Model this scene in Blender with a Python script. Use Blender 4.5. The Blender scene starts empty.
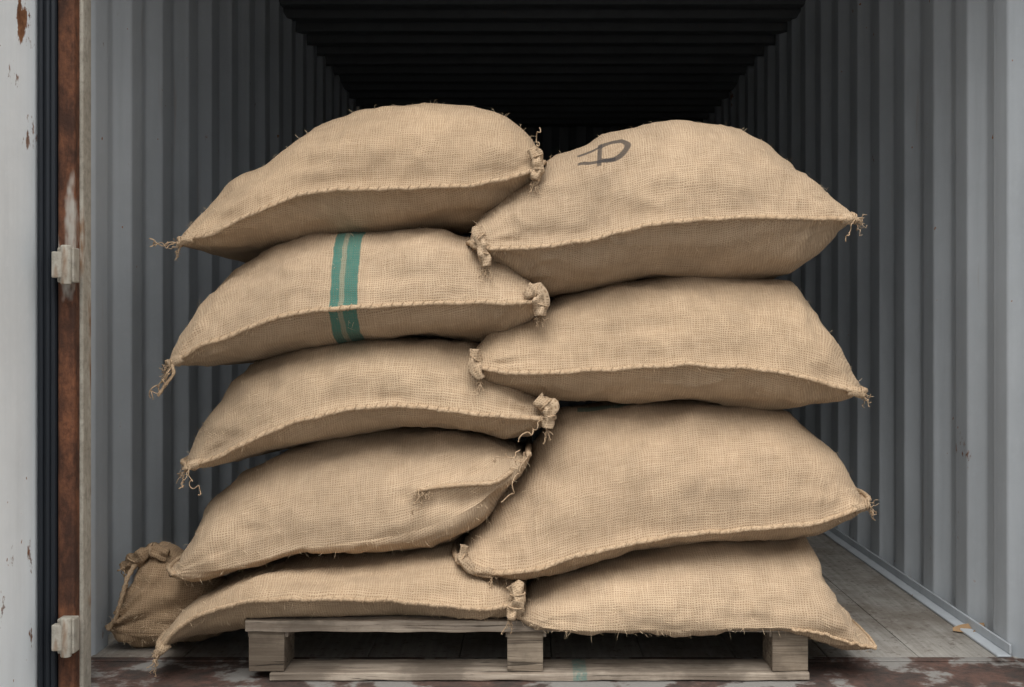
import bpy, math, random
import numpy as np
from mathutils import Vector, noise
random.seed(7); np.random.seed(7)
F=1142.0; D=2.8; CX=530.0; CY=325.0; CZ=0.875
def PW(px,py,y):
    d=y+D
    return ((px-CX)*d/F, y, CZ-(py-CY)*d/F)
scene=bpy.context.scene
COL=scene.collection
# ------------------------------------------------------------ node helpers
class NT:
    def __init__(s,name):
        s.m=bpy.data.materials.new(name); s.m.use_nodes=True
        s.t=s.m.node_tree; s.t.nodes.clear()
        s.out=s.t.nodes.new('ShaderNodeOutputMaterial')
        s.b=s.t.nodes.new('ShaderNodeBsdfPrincipled')
        s.t.links.new(s.b.outputs[0],s.out.inputs[0])
    def n(s,k,**kw):
        x=s.t.nodes.new(k)
        for a,b in kw.items(): setattr(x,a,b)
        return x
    def set(s,sock,v):
        if isinstance(v,bpy.types.NodeSocket): s.t.links.new(v,sock)
        else:
            if hasattr(sock.default_value,'__len__') and not hasattr(v,'__len__'): v=(v,)*len(sock.default_value)
            if hasattr(v,'__len__') and len(sock.default_value)==4 and len(v)==3: v=tuple(v)+(1,)
            sock.default_value=v
    def math(s,op,a,b=0.0,c=None,clamp=False):
        x=s.n('ShaderNodeMath',operation=op,use_clamp=clamp); s.set(x.inputs[0],a); s.set(x.inputs[1],b)
        if c is not None: s.set(x.inputs[2],c)
        return x.outputs[0]
    def mix(s,f,a,b,mode='MIX'):
        x=s.n('ShaderNodeMix',data_type='RGBA',blend_type=mode)
        s.set(x.inputs[0],f); s.set(x.inputs[6],a); s.set(x.inputs[7],b); return x.outputs[2]
    def noise(s,vec,scale,detail=4,rough=.55,dist=0):
        x=s.n('ShaderNodeTexNoise'); s.set(x.inputs['Vector'],vec); x.inputs['Scale'].default_value=scale
        x.inputs['Detail'].default_value=detail; x.inputs['Roughness'].default_value=rough; x.inputs['Distortion'].default_value=dist
        return x.outputs[0]
    def map(s,vec,scale=(1,1,1),loc=(0,0,0)):
        x=s.n('ShaderNodeMapping'); s.set(x.inputs[0],vec); x.inputs['Scale'].default_value=scale; x.inputs['Location'].default_value=loc
        return x.outputs[0]
    def ramp(s,f,a,b,lo=0.,hi=1.):
        x=s.n('ShaderNodeMapRange',interpolation_type='SMOOTHSTEP'); s.set(x.inputs[0],f)
        x.inputs[1].default_value=a; x.inputs[2].default_value=b; x.inputs[3].default_value=lo; x.inputs[4].default_value=hi
        return x.outputs[0]
    def bump(s,h,strength,dist):
        x=s.n('ShaderNodeBump'); s.set(x.inputs['Height'],h); x.inputs['Strength'].default_value=strength
        x.inputs['Distance'].default_value=dist; s.t.links.new(x.outputs[0],s.b.inputs['Normal'])
    def fin(s,col,rough=.8,spec=.3,metal=0):
        s.set(s.b.inputs['Base Color'],col); s.set(s.b.inputs['Roughness'],rough)
        s.b.inputs['Specular IOR Level'].default_value=spec; s.b.inputs['Metallic'].default_value=metal
        return s.m

def burlap(name, tint=(1,1,1), marks=None, seed=0):
    N=NT(name)
    uv=N.n('ShaderNodeTexCoord').outputs['UV']
    big=N.noise(N.map(uv,loc=(seed*3.1,seed*1.7,0)),3.2,5,.6)
    med=N.noise(N.map(uv,loc=(seed,seed*2,0)),14,4,.6)
    wob=N.noise(N.map(uv,loc=(seed,0,0)),9,3)
    wob2=N.noise(N.map(uv,loc=(0,seed,5)),45,3)
    sx=N.n('ShaderNodeSeparateXYZ'); N.set(sx.inputs[0],uv)
    u=sx.outputs[0]; v=sx.outputs[1]
    p=0.0060
    w=N.math('ADD',N.math('MULTIPLY',wob,26),N.math('MULTIPLY',wob2,5))
    su=N.math('SINE',N.math('ADD',N.math('MULTIPLY',u,2*math.pi/p),w))
    sv=N.math('SINE',N.math('ADD',N.math('MULTIPLY',v,2*math.pi/(p*.95)),w))
    thu=N.noise(N.map(uv,(14,300,1)),1,3,.75)
    thv=N.noise(N.map(uv,(300,14,1)),1,3,.75)
    gu=N.math('MULTIPLY_ADD',su,.5,.5); gv=N.math('MULTIPLY_ADD',sv,.5,.5)
    mx=N.math('MAXIMUM',N.math('MULTIPLY',gu,N.math('MULTIPLY_ADD',thv,1.5,.25)),N.math('MULTIPLY',gv,N.math('MULTIPLY_ADD',thu,1.5,.25)))
    gap=N.ramp(mx,.0,.75)
    thr=N.math('MULTIPLY',N.math('ADD',thu,thv),.5)
    c=N.mix(N.ramp(thr,.26,.74),(.335*tint[0],.236*tint[1],.148*tint[2]),(.50*tint[0],.378*tint[1],.258*tint[2]))
    c=N.mix(N.math('SUBTRACT',1,gap),c,(.25*tint[0],.165*tint[1],.098*tint[2]))
    f=N.ramp(big,.3,.72,.86,1.10)
    hs=N.n('ShaderNodeHueSaturation'); N.set(hs.inputs['Color'],c); N.set(hs.inputs['Value'],N.math('MULTIPLY',f,N.ramp(med,.3,.7,.93,1.05)))
    c=hs.outputs[0]
    st=N.noise(N.map(uv,loc=(seed*5.1,seed*.7,3)),5.5,6,.68,.6)
    c=N.mix(N.ramp(st,.52,.72,0,.30),c,(.21*tint[0],.155*tint[1],.105*tint[2]))
    for m in (marks or []):
        if m[0]=='band':
            uu=u
            if len(m)>8:
                v0,k_,tot_=m[7],m[8],m[9]
                vp=N.math('ABSOLUTE',N.math('SUBTRACT',v,N.math('MULTIPLY',N.math('GREATER_THAN',v,tot_*.55),tot_)))
                uu=N.math('ADD',u,N.math('MULTIPLY',vp,k_))
            uu=N.math('ADD',uu,N.math('MULTIPLY',N.math('SUBTRACT',med,.5),.012))
            a=N.ramp(uu,m[1]-.002,m[1]+.002); b=N.ramp(uu,m[2]-.002,m[2]+.002)
            k=N.math('SUBTRACT',a,b); colr=m[3]; s=m[4]
            if len(m)>5 and m[5] is not None:
                k=N.math('MULTIPLY',k,N.math('SUBTRACT',N.ramp(v,m[5]-.004,m[5]+.004),N.ramp(v,m[6]-.004,m[6]+.004)))
        elif m[0]=='ring':
            du=N.math('DIVIDE',N.math('SUBTRACT',u,m[1][0]),m[2]); dv=N.math('DIVIDE',N.math('SUBTRACT',v,m[1][1]),m[3])
            r=N.math('SQRT',N.math('ADD',N.math('MULTIPLY',du,du),N.math('MULTIPLY',dv,dv)))
            e=N.math('ABSOLUTE',N.math('SUBTRACT',r,1)); k=N.ramp(e,m[4]*.7,m[4]*1.2,1,0); colr=m[5]; s=.88
            if len(m)>6: k=N.math('MULTIPLY',k,N.ramp(du,m[6]-.1,m[6]+.1))
        else:
            (ax,ay),(bx,by)=m[1],m[2]; L=math.hypot(bx-ax,by-ay); tx,ty=(bx-ax)/L,(by-ay)/L
            pu=N.math('SUBTRACT',u,ax); pv=N.math('SUBTRACT',v,ay)
            al=N.math('ADD',N.math('MULTIPLY',pu,tx),N.math('MULTIPLY',pv,ty))
            pe=N.math('ABSOLUTE',N.math('SUBTRACT',N.math('MULTIPLY',pu,ty),N.math('MULTIPLY',pv,tx)))
            k=N.math('MULTIPLY',N.ramp(pe,m[3]*.7,m[3]*1.2,1,0),N.math('MULTIPLY',N.ramp(al,-.003,.003),N.ramp(al,L-.003,L+.003,1,0)))
            colr=m[4]; s=.88
        k=N.math('MULTIPLY',k,N.math('MULTIPLY',s,N.ramp(gap,0,.6,.7,1)))
        k=N.math('MULTIPLY',k,N.ramp(thr,.3,.6,.8,1))
        c=N.mix(k,c,colr)
    h=N.math('ADD',N.math('MULTIPLY',gap,.6),N.math('MULTIPLY',thr,.8))
    N.bump(h,.6,.003)
    N.b.inputs['Sheen Weight'].default_value=.08; N.b.inputs['Sheen Roughness'].default_value=.6
    N.b.inputs['Sheen Tint'].default_value=(.9,.8,.65,1)
    return N.fin(c,.95,.1)
def twine_mat():
    N=NT('jute_twine'); o=N.n('ShaderNodeTexCoord').outputs['Object']
    a=N.noise(o,260,3,.7); b=N.noise(o,18,3)
    c=N.mix(N.ramp(a,.3,.7),(.28,.19,.115),(.50,.37,.245))
    c=N.mix(N.ramp(b,.4,.75,0,.35),c,(.34,.225,.13))
    N.bump(a,.6,.002)
    return N.fin(c,.95,.1)
TW=twine_mat()
FZ=NT('jute_fibre'); FZ=FZ.fin((.58,.44,.29),.9,.1)

# ------------------------------------------------------------ mesh builder
class MB:
    def __init__(s): s.v=[];s.f=[];s.mi=[];s.uv=[];s.sm=[]
    def add(s,verts,faces,mi=0,uvs=None,smooth=True):
        o=len(s.v); s.v+= [tuple(map(float,p)) for p in verts]
        for k,f in enumerate(faces):
            s.f.append(tuple(i+o for i in f)); s.mi.append(mi); s.sm.append(smooth)
            s.uv.append([uvs[i] for i in f] if uvs is not None else [(0,0)]*len(f))
    def tube(s,pts,rad,mi=1,seg=8,flat=1.0,twist=0.0,pitch=.02,cap=True,seed=0,rough=0.0,uvm=False):
        P=[Vector(p) for p in pts]; n=len(P)
        if n<2: return
        vs=[];fs=[];us=[];arc=0
        T0=(P[1]-P[0]).normalized(); nrm=T0.orthogonal().normalized()
        for i in range(n):
            a=P[max(0,i-1)]; b=P[min(n-1,i+1)]; T=(b-a)
            if T.length<1e-9: T=T0
            T.normalize(); nrm=(nrm-T*nrm.dot(T)); nrm=nrm.normalized() if nrm.length>1e-6 else T.orthogonal().normalized()
            B=T.cross(nrm)
            if i: arc+=(P[i]-P[i-1]).length
            r=rad(i/(n-1)) if callable(rad) else rad
            for k in range(seg):
                th=2*math.pi*k/seg
                rr=r*(1+twist*math.sin(2*th+arc*2*math.pi/pitch))
                if rough: rr*=1+rough*noise.noise(Vector((arc*40,math.cos(th)*1.5+seed,math.sin(th)*1.5)))
                vs.append(P[i]+nrm*math.cos(th)*rr+B*math.sin(th)*rr*flat)
                us.append((arc+seed,th*r))
        for i in range(n-1):
            for k in range(seg):
                a=i*seg+k;b=i*seg+(k+1)%seg
                fs.append((a,b,b+seg,a+seg))
        if cap: fs.append(tuple(range(seg-1,-1,-1))); fs.append(tuple((n-1)*seg+k for k in range(seg)))
        s.add(vs,fs,mi,us if uvm else None)
    def box(s,x0,x1,y0,y1,z0,z1,mi=0):
        v=[(x0,y0,z0),(x1,y0,z0),(x1,y1,z0),(x0,y1,z0),(x0,y0,z1),(x1,y0,z1),(x1,y1,z1),(x0,y1,z1)]
        f=[(0,3,2,1),(4,5,6,7),(0,1,5,4),(1,2,6,5),(2,3,7,6),(3,0,4,7)]
        s.add(v,f,mi,smooth=False)
    def wplank(s,x0,x1,y0,y1,z0,z1,mi=0,seed=0,amp=.0025):
        n=max(3,int((x1-x0)/.025)); vs=[];fs=[]
        for i in range(n+1):
            x=x0+(x1-x0)*i/n
            def w(k): return amp*noise.noise(Vector((x*14+seed*3.3,k*5.7,seed)))
            vs+=[(x,y0+w(0),z0+w(1)),(x,y1+w(2),z0+w(1)*.3),(x,y1+w(2),z1+w(3)*.5),(x,y0+w(4),z1+w(5))]
        for i in range(n):
            a=i*4
            for k in range(4): fs.append((a+k,a+4+k,a+4+(k+1)%4,a+(k+1)%4))
        fs.append((0,1,2,3)); fs.append((n*4+3,n*4+2,n*4+1,n*4))
        s.add(vs,fs,mi,smooth=False)
    def obj(s,name,mats,center=True,bevel=0):
        V=np.array(s.v)
        c=(V.min(0)+V.max(0))/2 if center else np.zeros(3)
        me=bpy.data.meshes.new(name); me.from_pydata([tuple(p) for p in (V-c)],[],s.f)
        for m in mats: me.materials.append(m)
        me.polygons.foreach_set('material_index',s.mi); me.polygons.foreach_set('use_smooth',s.sm)
        l=me.uv_layers.new(name='UVMap'); flat=[c2 for f in s.uv for q in f for c2 in q]
        l.data.foreach_set('uv',flat); me.update()
        o=bpy.data.objects.new(name,me); o.location=tuple(c); COL.objects.link(o)
        if bevel:
            b=o.modifiers.new('b','BEVEL'); b.width=bevel; b.segments=2; b.limit_method='ANGLE'
        return o
def smooth_path(pts,n):
    P=np.array(pts,float); d=np.r_[0,np.cumsum(np.linalg.norm(np.diff(P,axis=0),axis=1))]
    t=np.linspace(0,d[-1],n); Q=np.stack([np.interp(t,d,P[:,k]) for k in range(P.shape[1])],1)
    w=max(1,n//(len(pts)*3))
    for _ in range(w*2):
        Q[1:-1]=(Q[:-2]+2*Q[1:-1]+Q[2:])/4
    return Q
def curve_y(pts,xs,sm):
    P=sorted(pts); a=np.array(P,float)
    g=np.linspace(xs[0],xs[-1],400); yg=np.interp(g,a[:,0],a[:,1])
    for _ in range(sm):
        yg[1:-1]=(yg[:-2]+2*yg[1:-1]+yg[2:])/4
    return np.interp(xs,g,yg)
def loose_thread(mb,start,end,sag=.02,wig=.012,r=.0012,n=24,seed=0):
    a=Vector(start); b=Vector(end); pts=[]
    for i in range(n):
        t=i/(n-1); p=a.lerp(b,t)
        nv=Vector((noise.noise(Vector((t*5,seed,1.3))),noise.noise(Vector((t*5,seed,7.3))),noise.noise(Vector((t*5,seed,3.3)))))
        p+=nv*wig*min(1,t*3); p.z-=sag*math.sin(math.pi*t); pts.append(p)
    mb.tube(pts,r,1,5,twist=.3,pitch=.006)
PALX=(-.699,.691)
def sack(top,seam,bot,yf=.05,W=.27,seed=0,tint=(1,1,1),marks=None,lip=True,amp=1.0,
         dT=None,rolls=(),threads=(),cords=(),flap=None,qt=.43,qb=.70,inL=-.03,inR=-.03,lipr=.0068,crease=1.2,name='burlap_sack',fuzz=520,pinch=.016,lipend=True,ears=(1,1),onpallet=False,zmin=None):
    N_=210; M=50
    pl=min(p[0] for p in seam); pr=max(p[0] for p in seam)
    k=np.linspace(0,1,N_); s=.5*k+.5*(.5-.5*np.cos(np.pi*k))
    px=pl+(pr-pl)*s
    tp=curve_y(top,px,14); sp=curve_y(seam,px,20); bp=curve_y(bot,px,14)
    X=(px-CX)*(yf+D)/F
    mid=np.mean(tp)
    dt=(dT if dT is not None else (.25 if mid<CY-60 else (.24 if mid<CY+30 else .27)))
    zT=CZ-(tp-CY)*(yf+dt+D)/F; zS=CZ-(sp-CY)*(yf+D)/F; zB=CZ-(bp-CY)*(yf+.10+D)/F
    zT=np.maximum(zT,zS+.001); zB=np.minimum(zB,zS-.001)
    kk=np.linspace(0,1,M+1); ph=.5*kk+.5*(.5-.5*np.cos(np.pi*kk)); 
    phis=np.r_[ph[:-1]*math.pi, math.pi+ph[:-1]*math.pi]; K=len(phis)
    V=np.zeros((N_,K,3)); 
    c=np.cos(phis); sn=np.sin(phis)
    t=-np.sign(c)*np.abs(c)**.85
    pt=(1-np.minimum(1,np.abs(t))**2.3)**qt; pb=(1-np.minimum(1,np.abs(t))**2.6)**qb
    isT=sn>=0
    endf=np.minimum(1,np.minimum(s,1-s)/.12)
    for i in range(N_):
        Wd=W*(.93+.07*endf[i])
        y=yf+W+t*Wd
        z=np.where(isT,zS[i]+(zT[i]-zS[i])*pt,zS[i]+(zB[i]-zS[i])*pb)
        ins=(1-np.abs(t)**4)
        x=X[i]+inL*ins*(1-s[i])**4-inR*ins*s[i]**4
        V[i,:,0]=x;V[i,:,1]=y;V[i,:,2]=z
    gi=np.gradient(V,axis=0)
    Vw=np.concatenate([V[:,-1:],V,V[:,:1]],1); gk=(Vw[:,2:]-Vw[:,:-2])/2
    Nn=np.cross(gk,gi); Nn/=np.maximum(1e-9,np.linalg.norm(Nn,axis=2,keepdims=True))
    if np.sum((V[N_//2]-V[N_//2].mean(0))*Nn[N_//2])<0: Nn=-Nn
    seg=np.linalg.norm(np.diff(np.concatenate([V,V[:,:1]],1),axis=1),axis=2)
    vv=np.concatenate([np.zeros((N_,1)),np.cumsum(seg,1)],1)
    ua=np.r_[0,np.cumsum(np.linalg.norm(np.diff(V[:,0],axis=0),axis=1))]
    tot=vv[:,-1:]
    ears_pts=[np.array(V[0,0]),np.array(V[-1,0])]
    Dm=np.zeros((N_,K))
    for i in range(N_):
        for j in range(K):
            p=Vector(V[i,j]); o=seed*7.3
            e=endf[i]
            n1=noise.noise(Vector((p.x*3.2+o,p.y*3.5,p.z*6)))
            n2=noise.noise(Vector((p.x*8+o,p.y*9,p.z*13)))
            h=.018*n1+.010*n2
            h+=.0032*noise.noise(Vector((p.x*22+o,p.y*24,p.z*30)))
            fld=noise.noise(Vector((p.x*5+o,p.y*8+3,p.z*26)))
            h-=.007*max(0,fld-.15)*2
            fl2=noise.noise(Vector((p.x*22+o,p.y*5+3,p.z*7)))
            h-=.006*max(0,fl2-.2)*2*(1-e*.5)
            # thin meandering creases
            rn=noise.noise(Vector((p.x*4.5+o+n2*.5,p.y*6+n1*1.5,p.z*15+n2*.8)))
            mk_=noise.noise(Vector((p.x*3+o+9,p.y*3,p.z*4)))
            h+=.0055*max(0,1-abs(rn)*7)*min(1,max(0,mk_*3+.15))
            rn=noise.noise(Vector((p.x*13+o+n2,p.y*6+n1,p.z*9+4+n2)))
            h+=.0035*max(0,1-abs(rn)*6)*min(1,max(0,-mk_*3+.05))
            h*=amp
            for q,E in enumerate(ears_pts):
                dx=p.x-E[0]; dz=p.z-E[2]; dy=p.y-E[1]
                r=math.sqrt(dx*dx+dz*dz+dy*dy)+1e-6
                if r<.40:
                    a=math.atan2(dz,abs(dx)+dy*.5)
                    rg=noise.noise(Vector((a*4.6+o,q*5.5,r*2.0)))
                    h+=crease*.020*(1-abs(rg)*2.6)*math.exp(-r/.13)*min(1,r/.03)*.6
            ds=vv[i,j]; ds=min(ds,tot[i,0]-ds)
            if ds<.12 and lip:
                pk=noise.noise(Vector((ua[i]*24+o,2.2,ds*4)))
                h+=.006*pk*math.exp(-ds/.04)
            if flap is not None:
                d=p.y+D; qx=CX+p.x*F/d; qy=CY-(p.z-CZ)*F/d
                h+=flap(qx,qy) if p.y<yf+W else 0
            Dm[i,j]=h*min(1,.15+e)*min(1,.35+ds/.03)
    V=V+Nn*Dm[:,:,None]
    ds=np.minimum(vv[:,:K],tot-vv[:,:K])
    V[:,:,1]-=np.where(np.tile(t<0,(N_,1)),pinch*np.exp(-(ds/.012)**2),0)*1.0
    if onpallet:
        inside=(V[:,:,0]>PALX[0]-.004)&(V[:,:,0]<PALX[1]+.004)&(V[:,:,1]>-.006)
        V[:,:,2]=np.where(inside,np.maximum(V[:,:,2],.1535),V[:,:,2])
    if zmin is not None: V[:,:,2]=np.maximum(V[:,:,2],zmin)
    mb=MB()
    fs=[];verts=[];uvl=[]
    for i in range(N_):
        for j in range(K+1):
            verts.append(V[i,j%K]); uvl.append((ua[i]+seed*1.37, vv[i,j]))
    for i in range(N_-1):
        for j in range(K):
            a=i*(K+1)+j; fs.append((a,a+1,a+K+2,a+K+1))
    mb.add(verts,fs,0,uvl)
    def uv_at(pxx,pyy,pos=False):
        best=None
        for i in range(0,N_):
            for j in range(0,K):
                p=V[i,j]
                if p[1]>yf+W: continue
                d=p[1]+D; qx=CX+p[0]*F/d; qy=CY-(p[2]-CZ)*F/d
                e=(qx-pxx)**2+(qy-pyy)**2
                if best is None or e<best[0]: best=(e,ua[i]+seed*1.37,vv[i,j],Vector(p),Vector(Nn[i,j]))
        return (best[3],best[4]) if pos else (best[1],best[2])
    uv_at.tot=float(tot[N_//2,0])
    mk=marks(uv_at) if marks else None
    if lip:
        r0,r1=(0,N_) if lip is True else (int(lip[0]*N_/190),N_)
        pts=[V[i,0]+np.array([0,-.004,0.0]) for i in range(r0,r1)]
        Q=smooth_path(pts,int(ua[-1]/.0032))
        for i,q in enumerate(Q):
            q[2]+=.004*noise.noise(Vector((i*.05,seed,0)));q[1]+=.002*noise.noise(Vector((i*.12,seed,9)))
        mb.tube(Q,lipr,1,10,flat=.8,twist=.10,pitch=.022,rough=.22,seed=seed)
        for i in range(3,len(Q)-4,8):
            a=Vector(Q[i]);b=Vector(Q[i+3]); r=lipr*1.05
            mb.tube([a+Vector((0,.0,-r*1.2)),a.lerp(b,.3)+Vector((0,-r*.92,-r*.4)),a.lerp(b,.7)+Vector((0,-r*.92,r*.5)),b+Vector((0,.002,r*1.2))],.0012,1,5)
    if lipend:
        for ii in (0,N_-1):
            pts=[V[ii,j] for j in range(0,M+1)]
            Q=smooth_path(pts,90); mb.tube(Q,lipr,1,7,twist=.2,pitch=.02,rough=.3)
    for q,ii in enumerate((0,N_-1)):
        if not ears[q]: continue
        sg=-1 if ii==0 else 1
        p=Vector(V[ii,0]); z_=Vector(V[ii,0])-Vector(V[ii-sg*10,0]); z_.normalize()
        mb.tube([p-z_*.035,p-z_*.015,p-z_*.004,p+z_*.005,p+z_*.009],lambda a:[.013,.014,.011,.011,.006][min(4,int(a*4.01))],0,12,flat=.8,twist=.2,pitch=.03,rough=.6,seed=seed,uvm=True)
        mb.tube([p-z_*.006+Vector((0,-.012*math.cos(h),.012*math.sin(h)))+z_*.0012*h for h in np.linspace(0,9,40)],.0018,1,5)
        for k2 in range(11):
            e=p+z_*.012+Vector((sg*random.uniform(-.008,.018),random.uniform(-.02,.01),random.uniform(-.045,.012)))
            loose_thread(mb,p+z_*.004,e,.004,.010,.0008,12,seed+k2)
    for path,rad,yy in rolls:
        P=[PW(a,b,yy) for a,b in path]
        Q=smooth_path(P,60)
        n=len(Q)
        mb.tube(Q,lambda a,rad=rad:rad*(.55+.55*math.sin(math.pi*(.12+.76*a))**.7),0,20,flat=.9,twist=.12,pitch=.16,rough=.95,seed=seed,uvm=True)
        for tt in (.3,.68):
            idx=int(tt*(n-1)); c0=Vector(Q[idx]); T=(Vector(Q[idx+1])-Vector(Q[idx-1])).normalized()
            T=(T+Vector((.5*math.sin(seed*3+tt*9),0,.3))).normalized()
            A=T.orthogonal().normalized();B=T.cross(A); rr=rad*1.05
            mb.tube([c0+A*math.cos(th)*rr+B*math.sin(th)*rr for th in np.linspace(0,6.4,30)],.0021,1,6,twist=.2,pitch=.008)
        for k2 in range(8):
            e0=Vector(Q[-1]); loose_thread(mb,e0,e0+Vector((random.uniform(-.02,.02),random.uniform(-.015,0),random.uniform(-.045,-.005))),.003,.008,.0008,10,seed+k2)
    for path,rad,yy in cords:
        if yy=='surf':
            P=[]
            for a,b in path:
                p,n_=uv_at(a,b,True); P.append(p+n_*rad*.5)
        else: P=[PW(a,b,yv if yv is not None else yy) for a,b,yv in [(c+(None,))[:3] for c in path]]
        Q=smooth_path(P,80); mb.tube(Q,rad,1,8,twist=.2,pitch=.02,rough=.4,seed=seed)
        if yy=='surf':
            for k2 in range(14):
                e0=Vector(Q[-1-(k2%4)*2]); loose_thread(mb,e0,e0+Vector((random.uniform(-.025,.01),-.006,random.uniform(-.05,.005))),.003,.008,.0009,10,seed+k2)
    for (a,b),(c_,d_),yy in threads:
        loose_thread(mb,PW(a,b,yy),PW(c_,d_,yy-.01),.006,.02,.0014,30,seed+a)
    for _ in range(fuzz):
        i=random.randrange(4,N_-4); j=random.randrange(0,int(M*.8)) if random.random()<.8 else random.randrange(K-12,K)
        p=Vector(V[i,j]); n=Vector(Nn[i,j]); d=(Vector((random.gauss(0,1),random.gauss(0,1),random.gauss(0,1)))+n*.6).normalized()
        L=random.uniform(.008,.022); w=d.orthogonal().normalized()*.00035
        m=p+d*L*.5+n*.003; e=p+d*L+Vector((0,0,-.003))
        mb.add([p-w,p+w,m+w,m-w,e],[(0,1,2,3),(3,2,4)],2)
    return mb.obj(name,[burlap(name+'_cloth',tint,mk,seed),TW,FZ])

TEAL=(.006,.125,.105)
# -------- left stack (top to bottom)
sack(top=[(181,242),(200,212),(225,185),(262,160),(300,133),(340,115),(380,104),(420,101),(460,106),(490,114),(515,125),(530,143),(541,168)],
     seam=[(181,242),(215,234),(250,216),(300,195),(340,190),(380,190),(420,188),(470,187),(505,180),(541,168)],
     bot=[(181,242),(192,249),(215,254),(250,250),(300,243),(350,238),(400,233),(440,232),(480,227),(505,212),(525,192),(541,168)],
     yf=.10,seed=1,tint=(1.0,.985,.96),inL=-.04,inR=-.01,rolls=[([(532,148),(539,160),(535,180)],.014,.10)],threads=[((178,242),(150,241),.08),((180,243),(152,244),.07),((536,150),(540,128),.09)],ears=(1,0))
def mk2(uv):
    a,v0=uv(329,300); b,_=uv(339,300); c,_=uv(343,300); d,_=uv(357,300); t_,v1=uv(341,240); 
    k=-(uv(346,240)[0]-uv(340,300)[0])/max(.02,(v1-v0))
    sh=lambda x:x+k*v0
    T=uv.tot
    return [('band',sh(a),sh(b),TEAL,.9,None,None,v0,k,T),('band',sh(b),sh(c),TEAL,.5,None,None,v0,k,T),('band',sh(c),sh(d),TEAL,.9,None,None,v0,k,T)]
sack(top=[(171,364),(178,340),(200,300),(230,265),(265,245),(300,235),(350,229),(400,228),(440,231),(475,240),(505,262),(530,280),(546,302)],
     seam=[(171,364),(200,347),(230,336),(265,322),(300,312),(350,308),(400,305),(450,303),(500,303),(546,302)],
     bot=[(171,364),(185,368),(210,366),(250,360),(300,349),(350,341),(400,338),(440,338),(470,343),(500,340),(530,325),(546,302)],
     yf=.05,seed=2,inL=-.05,inR=0,marks=mk2,rolls=[([(527,287),(540,295),(540,316)],.018,.045)],
     threads=[((172,366),(152,398),.04),((172,366),(165,385),.04),((174,368),(150,396),.05)],
     cords=[([(172,364),(174,374),(166,384),(158,396)],.004,.04)],ears=(1,0))
sack(top=[(187,467),(192,446),(200,422),(215,396),(230,375),(255,355),(280,345),(330,337),(380,334),(430,337),(470,342),(505,362),(535,392),(554,418)],
     seam=[(187,467),(215,458),(260,436),(300,420),(350,408),(400,405),(440,408),(490,415),(530,418),(554,418)],
     bot=[(187,467),(200,470),(230,464),(270,455),(300,448),(350,437),(400,433),(450,433),(500,440),(530,441),(554,418)],
     yf=.06,seed=3,tint=(.98,.98,.97),inL=-.05,inR=0,rolls=[([(538,397),(550,408),(547,428)],.016,.055)],threads=[((188,468),(197,495),.05),((190,468),(180,490),.05),((540,420),(520,440),.03)],ears=(1,0))
def flap4(x,y):
    pts=[(529,454),(512,474),(495,484),(465,486),(440,488),(418,492)]
    best=1e9;sgn=0
    for (ax,ay),(bx,by) in zip(pts,pts[1:]):
        L=(bx-ax)**2+(by-ay)**2; tt=max(0,min(1,((x-ax)*(bx-ax)+(y-ay)*(by-ay))/L))
        dx=x-ax-(bx-ax)*tt; dy=y-ay-(by-ay)*tt; dd=math.hypot(dx,dy)
        if dd<best: best=dd; sgn=dy
    if best>40: return 0
    return (.013*math.exp(-(best/7)**2)) - (.013*math.exp(-((best-14)/9)**2) if sgn>0 else 0)
sack(top=[(171,576),(182,545),(200,500),(228,470),(270,449),(320,437),(380,430),(440,429),(490,436),(515,444),(529,456)],
     seam=[(171,576),(220,570),(260,560),(300,548),(350,542),(400,535),(450,520),(480,503),(510,478),(529,456)],
     bot=[(171,576),(190,580),(220,576),(260,568),(300,558),(350,554),(400,552),(450,545),(480,530),(510,497),(529,456)],
     yf=.04,seed=4,inL=-.045,inR=0,lip=False,pinch=0,qt=.42,qb=.5,flap=flap4,
     cords=[([(529,454),(512,472),(495,483),(465,485),(440,487),(418,491)],.0055,'surf')],
     threads=[((418,490),(415,512),.015),((524,452),(512,470),.01),((528,455),(505,500),.0),((520,450),(492,462),.02)],ears=(0,0))
sack(top=[(157,655),(163,630),(175,608),(195,590),(225,575),(260,563),(300,555),(350,547),(400,545),(440,543),(480,548),(510,568),(523,602)],
     seam=[(157,655),(175,630),(200,613),(240,601),(290,597),(340,597),(400,600),(450,604),(490,608),(523,602)],
     bot=[(157,655),(185,645),(215,640),(245,636),(300,634),(400,634),(500,634),(512,628),(523,602)],
     yf=-.03,seed=5,tint=(1,.99,.97),inL=-.04,inR=0,rolls=[([(512,584),(520,598),(510,618)],.017,-.04)],threads=[((158,655),(157,668),-.04)],ears=(1,0),dT=.28,onpallet=True,W=.3)
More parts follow.
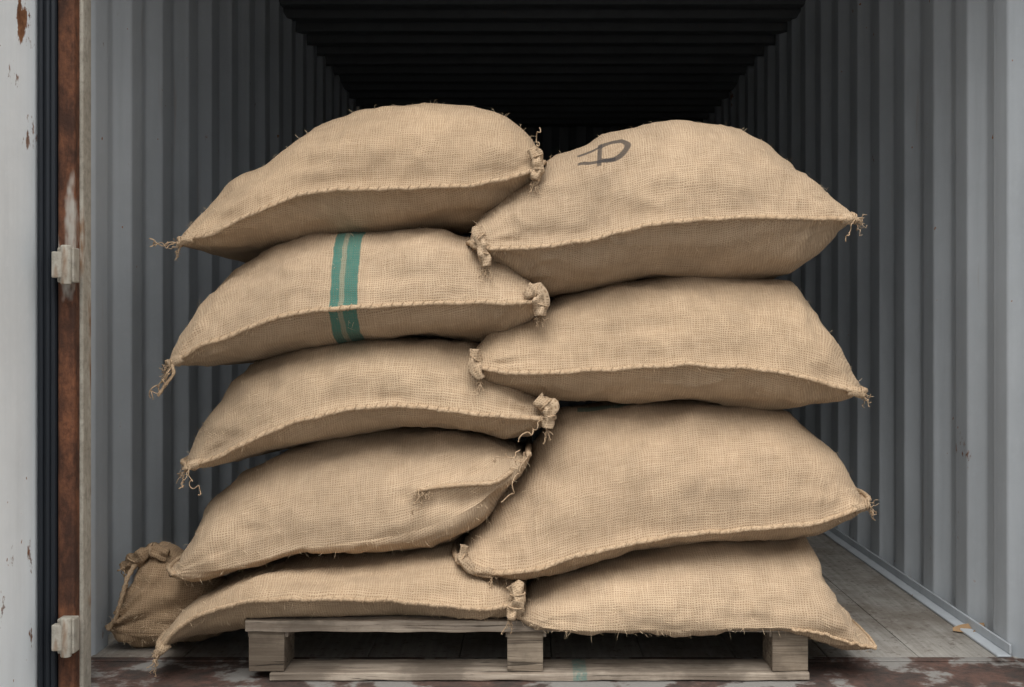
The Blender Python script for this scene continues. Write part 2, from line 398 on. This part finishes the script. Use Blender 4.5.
# -------- right stack
def mk1(uv):
    K=(.035,.032,.033)
    e=uv(611,152); ru=(uv(628,150)[0]-uv(594,150)[0])*.5
    lo=uv(611,160)[1]; hi=uv(611,141)[1]; rv=max(.02,min(.055,(hi-lo)/2))
    a=uv(577,153)
    return [('ring',(e[0],lo+rv),ru,rv,.21,K,-.6),('seg',(e[0]-ru*.75,lo-.01),(e[0]-ru*.6,lo+2*rv+.01),.006,K),
            ('seg',(a[0],lo+.3*rv),(e[0]+.01,lo),.006,K),('seg',(a[0],lo+1.4*rv),(e[0]-ru*.6,lo+1.9*rv),.006,K)]
sack(top=[(473,246),(480,224),(500,205),(530,180),(560,155),(600,138),(650,127),(700,123),(740,128),(775,144),(800,163),(830,192),(855,219)],
     seam=[(473,246),(492,249),(540,248),(600,238),(650,225),(700,220),(750,218),(800,219),(855,219)],
     bot=[(473,246),(485,268),(520,287),(545,294),(600,288),(650,280),(700,277),(760,278),(800,275),(828,255),(855,219)],
     yf=.06,seed=6,inL=-.02,inR=-.02,marks=mk1,rolls=[([(478,226),(481,242),(487,266)],.014,.055)],threads=[((855,219),(848,240),.05)],ears=(0,1))
sack(top=[(472,366),(476,348),(500,325),(545,305),(565,294),(600,286),(650,278),(700,274),(760,276),(800,278),(820,306),(840,347),(861,393)],
     seam=[(472,366),(510,373),(560,372),(620,368),(680,364),(740,367),(790,373),(830,385),(861,393)],
     bot=[(472,366),(485,383),(500,390),(540,402),(580,405),(640,403),(700,403),(760,410),(800,413),(840,404),(861,393)],
     yf=.05,seed=7,tint=(.99,.98,.96),rolls=[([(475,349),(474,364),(481,379)],.013,.045)],ears=(0,1),inL=-.01,inR=-.05)
def mk3(uv):
    a=uv(578,409); b=uv(640,409)
    return [('band',a[0],b[0],TEAL,.7,a[1]-.012,a[1]+.03)]
sack(top=[(458,562),(464,540),(480,518),(500,494),(530,460),(550,428),(570,408),(620,400),(700,398),(770,400),(800,408),(830,436),(850,466),(867,505)],
     seam=[(458,562),(490,572),(530,569),(580,553),(640,540),(700,531),(760,527),(820,521),(867,505)],
     bot=[(458,562),(475,575),(500,582),(540,580),(600,565),(640,556),(700,549),(780,545),(820,540),(850,526),(867,505)],
     yf=.02,seed=8,tint=(.97,.96,.95),marks=mk3,rolls=[([(464,545),(461,558),(473,570),(492,574)],.012,.01)],ears=(0,1),W=.3,inL=-.02,inR=-.045)
sack(top=[(514,618),(518,598),(530,580),(560,565),(600,551),(640,541),(700,534),(770,527),(815,526),(828,534),(842,562),(860,608),(878,649)],
     seam=[(514,618),(540,628),(580,631),(640,630),(700,629),(780,628),(820,632),(850,643),(878,650)],
     bot=[(514,618),(530,632),(580,636),(640,636),(700,636),(780,636),(820,643),(850,651),(878,650)],
     yf=-.03,seed=9,lip=(135,190),ears=(0,0),inR=-.015,inL=0,dT=.3,lipr=.004,pinch=.0,onpallet=True,W=.3,lipend=True,qt=.4)
# -------- sack lying on floor behind
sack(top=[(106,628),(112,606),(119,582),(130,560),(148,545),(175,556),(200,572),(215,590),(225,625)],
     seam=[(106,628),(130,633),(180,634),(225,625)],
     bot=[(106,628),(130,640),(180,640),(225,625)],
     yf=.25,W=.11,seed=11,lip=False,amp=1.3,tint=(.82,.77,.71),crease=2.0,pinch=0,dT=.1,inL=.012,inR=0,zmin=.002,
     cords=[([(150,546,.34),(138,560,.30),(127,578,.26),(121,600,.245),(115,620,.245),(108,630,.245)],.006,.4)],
     rolls=[([(124,570),(134,560),(150,550),(168,556)],.018,.30)],ears=(0,0),threads=[((125,575),(121,566),.28),((124,570),(130,585),.27)])

# ------------------------------------------------------------ container materials
def paint(name,base,rustamt=.62,dirt=.45,r2lo=.42,chips=.74):
    N=NT(name); o=N.n('ShaderNodeTexCoord').outputs['Object']
    a=N.noise(o,1.3,6,.65); v=N.noise(N.map(o,(14,14,.8)),1,5,.6); f=N.noise(o,30,5,.7)
    c=N.mix(N.ramp(a,.3,.7),tuple(x*.90 for x in base),tuple(x*1.08 for x in base))
    c=N.mix(N.ramp(v,.45,.75,0,dirt),c,tuple(x*.6 for x in base))
    c=N.mix(N.ramp(f,.5,.8,0,.2),c,tuple(min(1,x*1.3) for x in base))
    r1=N.noise(N.map(o,(1,1,.55)),9,7,.68); r2=N.noise(o,1.1,2)
    k=N.math('MULTIPLY',N.ramp(r1,rustamt,rustamt+.035),N.ramp(r2,r2lo,r2lo+.16))
    r3=N.noise(o,30,2,.5); k=N.math('MAXIMUM',k,N.math('MULTIPLY',N.ramp(r3,chips,chips+.03),N.ramp(a,.4,.5)))
    c=N.mix(k,c,N.mix(N.ramp(f,.3,.7),(.10,.035,.012),(.28,.13,.06)))
    rn=N.noise(N.map(o,(26,26,1.6)),1,3,.5); c=N.mix(N.math('MULTIPLY',N.ramp(rn,.68,.76,0,.35),N.ramp(a,.4,.6)),c,(.26,.15,.08))
    N.bump(N.math('ADD',f,N.math('MULTIPLY',a,2)),.15,.004)
    return N.fin(c,N.ramp(k,0,1,.5,.9),.35)
PAINT=paint('container_paint',(.435,.465,.49),.66,.3,.45,.745)
SHADED=paint('interior_shade_paint',(.10,.105,.11),.7,.3,.45,.8)  # container paint darkened so the colour carries the deep interior's shade
WHITE=paint('white_door_paint',(.78,.81,.82),.60,.2,.38)
def rust(name,c1=(.06,.022,.012),c2=(.26,.09,.035),c3=(.35,.32,.28),amt=.55):
    N=NT(name); o=N.n('ShaderNodeTexCoord').outputs['Object']
    a=N.noise(N.map(o,(1,1,.4)),12,7,.7); b=N.noise(o,60,5,.7); g=N.noise(N.map(o,(1,1,.3)),6,5,.65)
    c=N.mix(N.ramp(a,.35,.65),c1,c2); c=N.mix(N.ramp(b,.4,.75,0,.6),c,tuple(x*.5 for x in c1))
    c=N.mix(N.ramp(g,amt,amt+.08),c,c3)
    N.bump(N.math('ADD',a,b),.5,.006); return N.fin(c,.85,.25)
RUST=rust('rusted_steel',(.05,.024,.016),(.20,.08,.04),(.36,.33,.29),.57)
SILL=rust('sill_steel',(.05,.040,.035),(.115,.065,.05),(.20,.19,.175),.50)
STRIP=rust('weathered_jamb',(.31,.28,.23),(.42,.39,.33),(.20,.11,.055),.58)
N=NT('rubber_gasket'); o=N.n('ShaderNodeTexCoord').outputs['Object']; RUB=N.fin(N.mix(N.noise(N.map(o,(30,30,2)),1,4),(.006,.008,.012),(.02,.024,.03)),.55,.3)
N=NT('container_floor_planks'); o=N.n('ShaderNodeTexCoord').outputs['Object']
g=N.noise(N.map(o,(60,2.5,1)),1,5,.65); st=N.noise(o,2.6,7,.7); fn=N.noise(o,45,5,.7)
c=N.mix(N.ramp(g,.3,.7),(.22,.205,.18),(.34,.32,.29)); c=N.mix(N.ramp(st,.40,.66,0,.75),c,(.14,.115,.09)); c=N.mix(N.ramp(fn,.56,.64,0,.65),c,(.08,.055,.04)); c=N.mix(N.ramp(fn,.30,.40,.4,0),c,(.45,.42,.38))
N.bump(N.math('ADD',g,fn),.3,.004); FLOOR=N.fin(c,N.ramp(st,.3,.7,.45,.8),.4)
def wood(name,c1,c2,teal=None):
    N=NT(name); o=N.n('ShaderNodeTexCoord').outputs['Object']
    g=N.noise(N.map(o,(3,50,90)),1,6,.7,.6); s=N.noise(o,5,5,.6); f=N.noise(o,90,4,.7); cr=N.noise(N.map(o,(4,60,130)),1,3,.6,.8)
    c=N.mix(N.ramp(g,.36,.64),c1,c2); c=N.mix(N.ramp(s,.40,.64,0,.75),c,tuple(x*.55 for x in c1)); c=N.mix(N.ramp(f,.55,.8,0,.35),c,tuple(x*.4 for x in c1))
    c=N.mix(N.ramp(cr,.60,.66,0,.8),c,tuple(x*.22 for x in c1))
    if teal is not None:
        sx=N.n('ShaderNodeSeparateXYZ'); N.set(sx.inputs[0],o)
        k=N.math('MULTIPLY',N.math('SUBTRACT',N.ramp(sx.outputs[0],teal-.004,teal),N.ramp(sx.outputs[0],teal+.03,teal+.034)),N.ramp(sx.outputs[2],-.056,-.05,1,0))
        c=N.mix(N.math('MULTIPLY',k,N.ramp(f,.35,.6,.1,.6)),c,(.04,.17,.15))
    N.bump(N.math('SUBTRACT',N.math('ADD',g,N.math('MULTIPLY',f,.5)),N.ramp(cr,.62,.68)),.5,.004); return N.fin(c,.85,.2)
WOOD=wood('pallet_wood',(.215,.17,.13),(.41,.345,.275),teal=.112); 
ENDW=wood('pallet_block_wood',(.15,.115,.085),(.29,.235,.175))
N=NT('concrete_ground'); o=N.n('ShaderNodeTexCoord').outputs['Object']; GR=N.fin(N.mix(N.noise(o,3,6,.6),(.16,.155,.15),(.24,.23,.22)),.9,.2)

# ------------------------------------------------------------ container shell
XL,XR=-1.155,1.268; Y0=-.03; Y1=5.9; ZC=2.39
def corrugated(name,side,mat):
    mb=MB(); prof=[]; y=Y0+.02; dp=.036; xw=XL if side<0 else XR
    prof.append((Y0-.02,0)); prof.append((y+.06,0)); y+=.06
    while y<Y1-.3:
        for dy,o_ in ((.055,dp),(.075,dp),(.055,0),(.093,0)):
            y+=dy; prof.append((y,o_))
    prof.append((Y1,0))
    vs=[];fs=[]
    for (yy,o_) in prof:
        x=xw+side*o_
        vs+= [(x,yy,-.05),(x,yy,ZC+.04)]
    for i in range(len(prof)-1): fs.append((2*i,2*i+1,2*i+3,2*i+2) if side<0 else (2*i,2*i+2,2*i+3,2*i+1))
    n=len(vs); vs+=[(xw+side*.06,Y0-.02,-.05),(xw+side*.06,Y0-.02,ZC+.04),(xw+side*.06,Y1+.08,-.05),(xw+side*.06,Y1+.08,ZC+.04)]
    fs.append((n,n+1,n+3,n+2)); 
    mb.add(vs,fs,0,smooth=False)
    return mb.obj(name,[mat],bevel=.006)
corrugated('wall_left',-1,PAINT); corrugated('wall_right',1,PAINT)
mb=MB(); mb.box(XR-.040,XR-.002,.20,Y1,.0,.008); mb.box(XR-.008,XR-.001,.2,Y1,.008,.035); mb.obj('trim_1',[PAINT],bevel=.003)
mb=MB(); mb.box(XL+.002,XL+.040,.70,Y1,.0,.008); mb.box(XL+.001,XL+.008,.7,Y1,.008,.035); mb.obj('trim_2',[PAINT],bevel=.003)
# ceiling
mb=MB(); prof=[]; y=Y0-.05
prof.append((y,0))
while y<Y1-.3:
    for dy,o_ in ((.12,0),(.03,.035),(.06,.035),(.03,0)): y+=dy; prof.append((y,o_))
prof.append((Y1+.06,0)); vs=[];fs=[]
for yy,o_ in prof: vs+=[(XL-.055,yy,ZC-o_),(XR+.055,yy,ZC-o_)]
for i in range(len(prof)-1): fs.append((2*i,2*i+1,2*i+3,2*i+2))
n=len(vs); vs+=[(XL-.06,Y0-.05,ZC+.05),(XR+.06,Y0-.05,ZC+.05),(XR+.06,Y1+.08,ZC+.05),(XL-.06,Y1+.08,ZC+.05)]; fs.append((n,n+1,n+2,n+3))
mb.add(vs,fs,0,smooth=False); mb.obj('ceiling',[SHADED],bevel=.005)
# back wall
mb=MB(); vs=[];fs=[];x=XL-.05;prof=[(x,0)]
while x<XR-.3:
    for dx,o_ in ((.07,0),(.06,.045),(.07,.045),(.06,0)): x+=dx; prof.append((x,o_))
prof.append((XR+.05,0))
for xx,o_ in prof: vs+=[(xx,Y1+o_,-.05),(xx,Y1+o_,ZC+.04)]
for i in range(len(prof)-1): fs.append((2*i,2*i+2,2*i+3,2*i+1))
mb.add(vs,fs,0,smooth=False)
mb.box(XL-.06,XR+.06,Y1+.06,Y1+.08,-.06,ZC+.05); mb.obj('wall_back',[SHADED])
# floor (planks)
mb=MB(); xs=np.linspace(XL,XR,11)
for i in range(10): mb.box(xs[i]+.001,xs[i+1]-.001,.20,Y1,-.03,0)
mb.box(XL-.06,XR+.06,.20,Y1+.06,-.06,-.03); mb.box(XL-.04,XL,.2,Y1,-.03,-.001); mb.box(XR,XR+.04,.2,Y1,-.03,-.001); mb.obj('floor',[FLOOR],bevel=.002)
# sill
mb=MB(); mb.box(XL-.06,XR+.06,-.10,.199,-.15,0.0); mb.box(XL,XR,.165,.197,0.0,.004); mb.obj('door_sill',[SILL],bevel=.006)
def PX(px,y): return (px-CX)*(y+D)/F
ZT=ZC-.07
mb=MB(); mb.box(PX(75,-.12),PX(92,-.05),-.09,-.052,-.15,ZT); mb.box(PX(75,-.12),PX(83,-.12),-.12,-.09,-.15,ZT); mb.obj('door_jamb_left',[STRIP],bevel=.004)
mb=MB(); mb.box(PX(55.5,-.16),PX(74.5,-.15),-.15,-.052,-.15,ZT); post=mb.obj('corner_post_left',[RUST],bevel=.006)
mb=MB()
x0,x1=PX(35,-.16),PX(55,-.16)
mb.box(x0+.001,x1-.001,-.15,-.10,-.1,ZT); 
for f_ in (.25,.6,.86): 
    xx=x0+(x1-x0)*f_; mb.tube([(xx,-.155,-.1),(xx,-.155,1),(xx,-.155,ZT)],.006,0,8)
mb.obj('door_gasket',[RUB],bevel=.003)
mb=MB(); mb.box(x0-.05,x0-.001,-1.3,-.14,-.12,ZC); mb.box(x0-.05-.02,x0-.05,-1.3,-.14,-.12,.02); mb.obj('door_1',[WHITE],bevel=.006)
for k_,zc in enumerate((265,636)):
    z=CZ-(zc-CY)*2.62/F
    mb=MB(); mb.box(PX(56,-.19),PX(73,-.19),-.185,-.1505,z-.04,z+.04)
    hx=PX(66,-.19); mb.tube([(hx,-.19,z-.045),(hx,-.19,z+.045)],.012,0,14); mb.box(PX(51,-.2),PX(62,-.2),-.20,-.18,z-.03,z+.03)
    h_=mb.obj('hinge_%d'%(k_+1),[STRIP],bevel=.003)
    h_.location=h_.location-post.location; h_.parent=post
mb=MB(); mb.box(XR+.004,XR+.06,-.15,-.055,-.15,ZT); mb.obj('door_jamb_right',[RUST],bevel=.004)
mb=MB(); mb.box(XL-.06,XR+.06,-.15,-.085,ZT+.002,ZC+.12); mb.obj('door_header',[RUST],bevel=.004)
# ------------------------------------------------------------ pallet
mb=MB()
xa,xb=PALX; PD=1.0
for i,y in enumerate(np.linspace(0,PD-.12,6)): mb.wplank(xa+random.uniform(0,.006),xb-random.uniform(0,.006),y,y+.12,.122,.150,0,i)
for x in (xa+.002,-.06,xb-.10): mb.box(x,x+.10,.02,PD,.104,.1215)
for x in (xa+.006,-.056,xb-.094):
    for y in (.012,PD/2-.06,PD-.14): mb.wplank(x,x+.088,y,y+.12,.0225,.104 if y>.05 else .1215,1,x*7+y)
for y in (.0,PD/2-.05,PD-.11): mb.wplank(xa+.005+(.055 if y==0 else 0),xb-.005,y,y+.12,.003,.021,0,y+20)
mb.obj('wooden_pallet',[WOOD,ENDW],bevel=.002)
# dry leaf / scrap on floor
mb=MB(); d=CZ*F/(632-CY); cx=(967-CX)*d/F; cy=d-D
vs=[];fs=[]
for i in range(9):
    a=i/8; w=.03*math.sin(math.pi*min(1,a*.95+.03)); 
    vs+=[(cx-.04+.09*a,cy-w,.004+.016*a*a),(cx-.04+.09*a,cy,.002+.008*a),(cx-.04+.09*a,cy+w,.012+.014*a*a)]
for i in range(8):
    for k in range(2): q=i*3+k; fs.append((q,q+3,q+4,q+1))
mb.add(vs,fs,0); N=NT('dry_leaf_brown'); mb.obj('dry_leaf',[N.fin((.34,.22,.12),.8,.2)])
mb=MB(); mb.add([(-40,-40,-.16),(40,-40,-.16),(40,40,-.16),(-40,40,-.16)],[(0,1,2,3)],0,smooth=False); mb.obj('ground',[GR])
# ------------------------------------------------------------ light
w=bpy.data.worlds.new('overcast'); scene.world=w; w.use_nodes=True; t=w.node_tree; bg=t.nodes['Background']
tc=t.nodes.new('ShaderNodeTexCoord'); sp_=t.nodes.new('ShaderNodeSeparateXYZ'); mr=t.nodes.new('ShaderNodeMapRange')
t.links.new(tc.outputs['Generated'],sp_.inputs[0]); t.links.new(sp_.outputs[2],mr.inputs[0]); mr.inputs[1].default_value=.0; mr.inputs[2].default_value=.9
mr.inputs[3].default_value=.46; mr.inputs[4].default_value=1.95
t.links.new(mr.outputs[0],bg.inputs[1]); bg.inputs[0].default_value=(.98,.99,1.0,1)
sd=bpy.data.lights.new('soft_sun','SUN'); sd.energy=3.3; sd.angle=math.radians(42); sd.color=(1,.985,.965)
so=bpy.data.objects.new('soft_sun',sd); COL.objects.link(so); so.rotation_euler=(math.radians(33),0,math.radians(-6))
# ------------------------------------------------------------ camera
cd=bpy.data.cameras.new('camera'); cd.sensor_width=36; cd.sensor_fit='HORIZONTAL'; cd.lens=F/1024*36; cd.shift_x=-18/1024; cd.shift_y=-18.5/1024
co=bpy.data.objects.new('camera',cd); COL.objects.link(co); co.location=(0,-D,CZ); co.rotation_euler=(math.radians(90),0,0); scene.camera=co
scene.view_settings.view_transform='Standard'; scene.view_settings.exposure=0.0
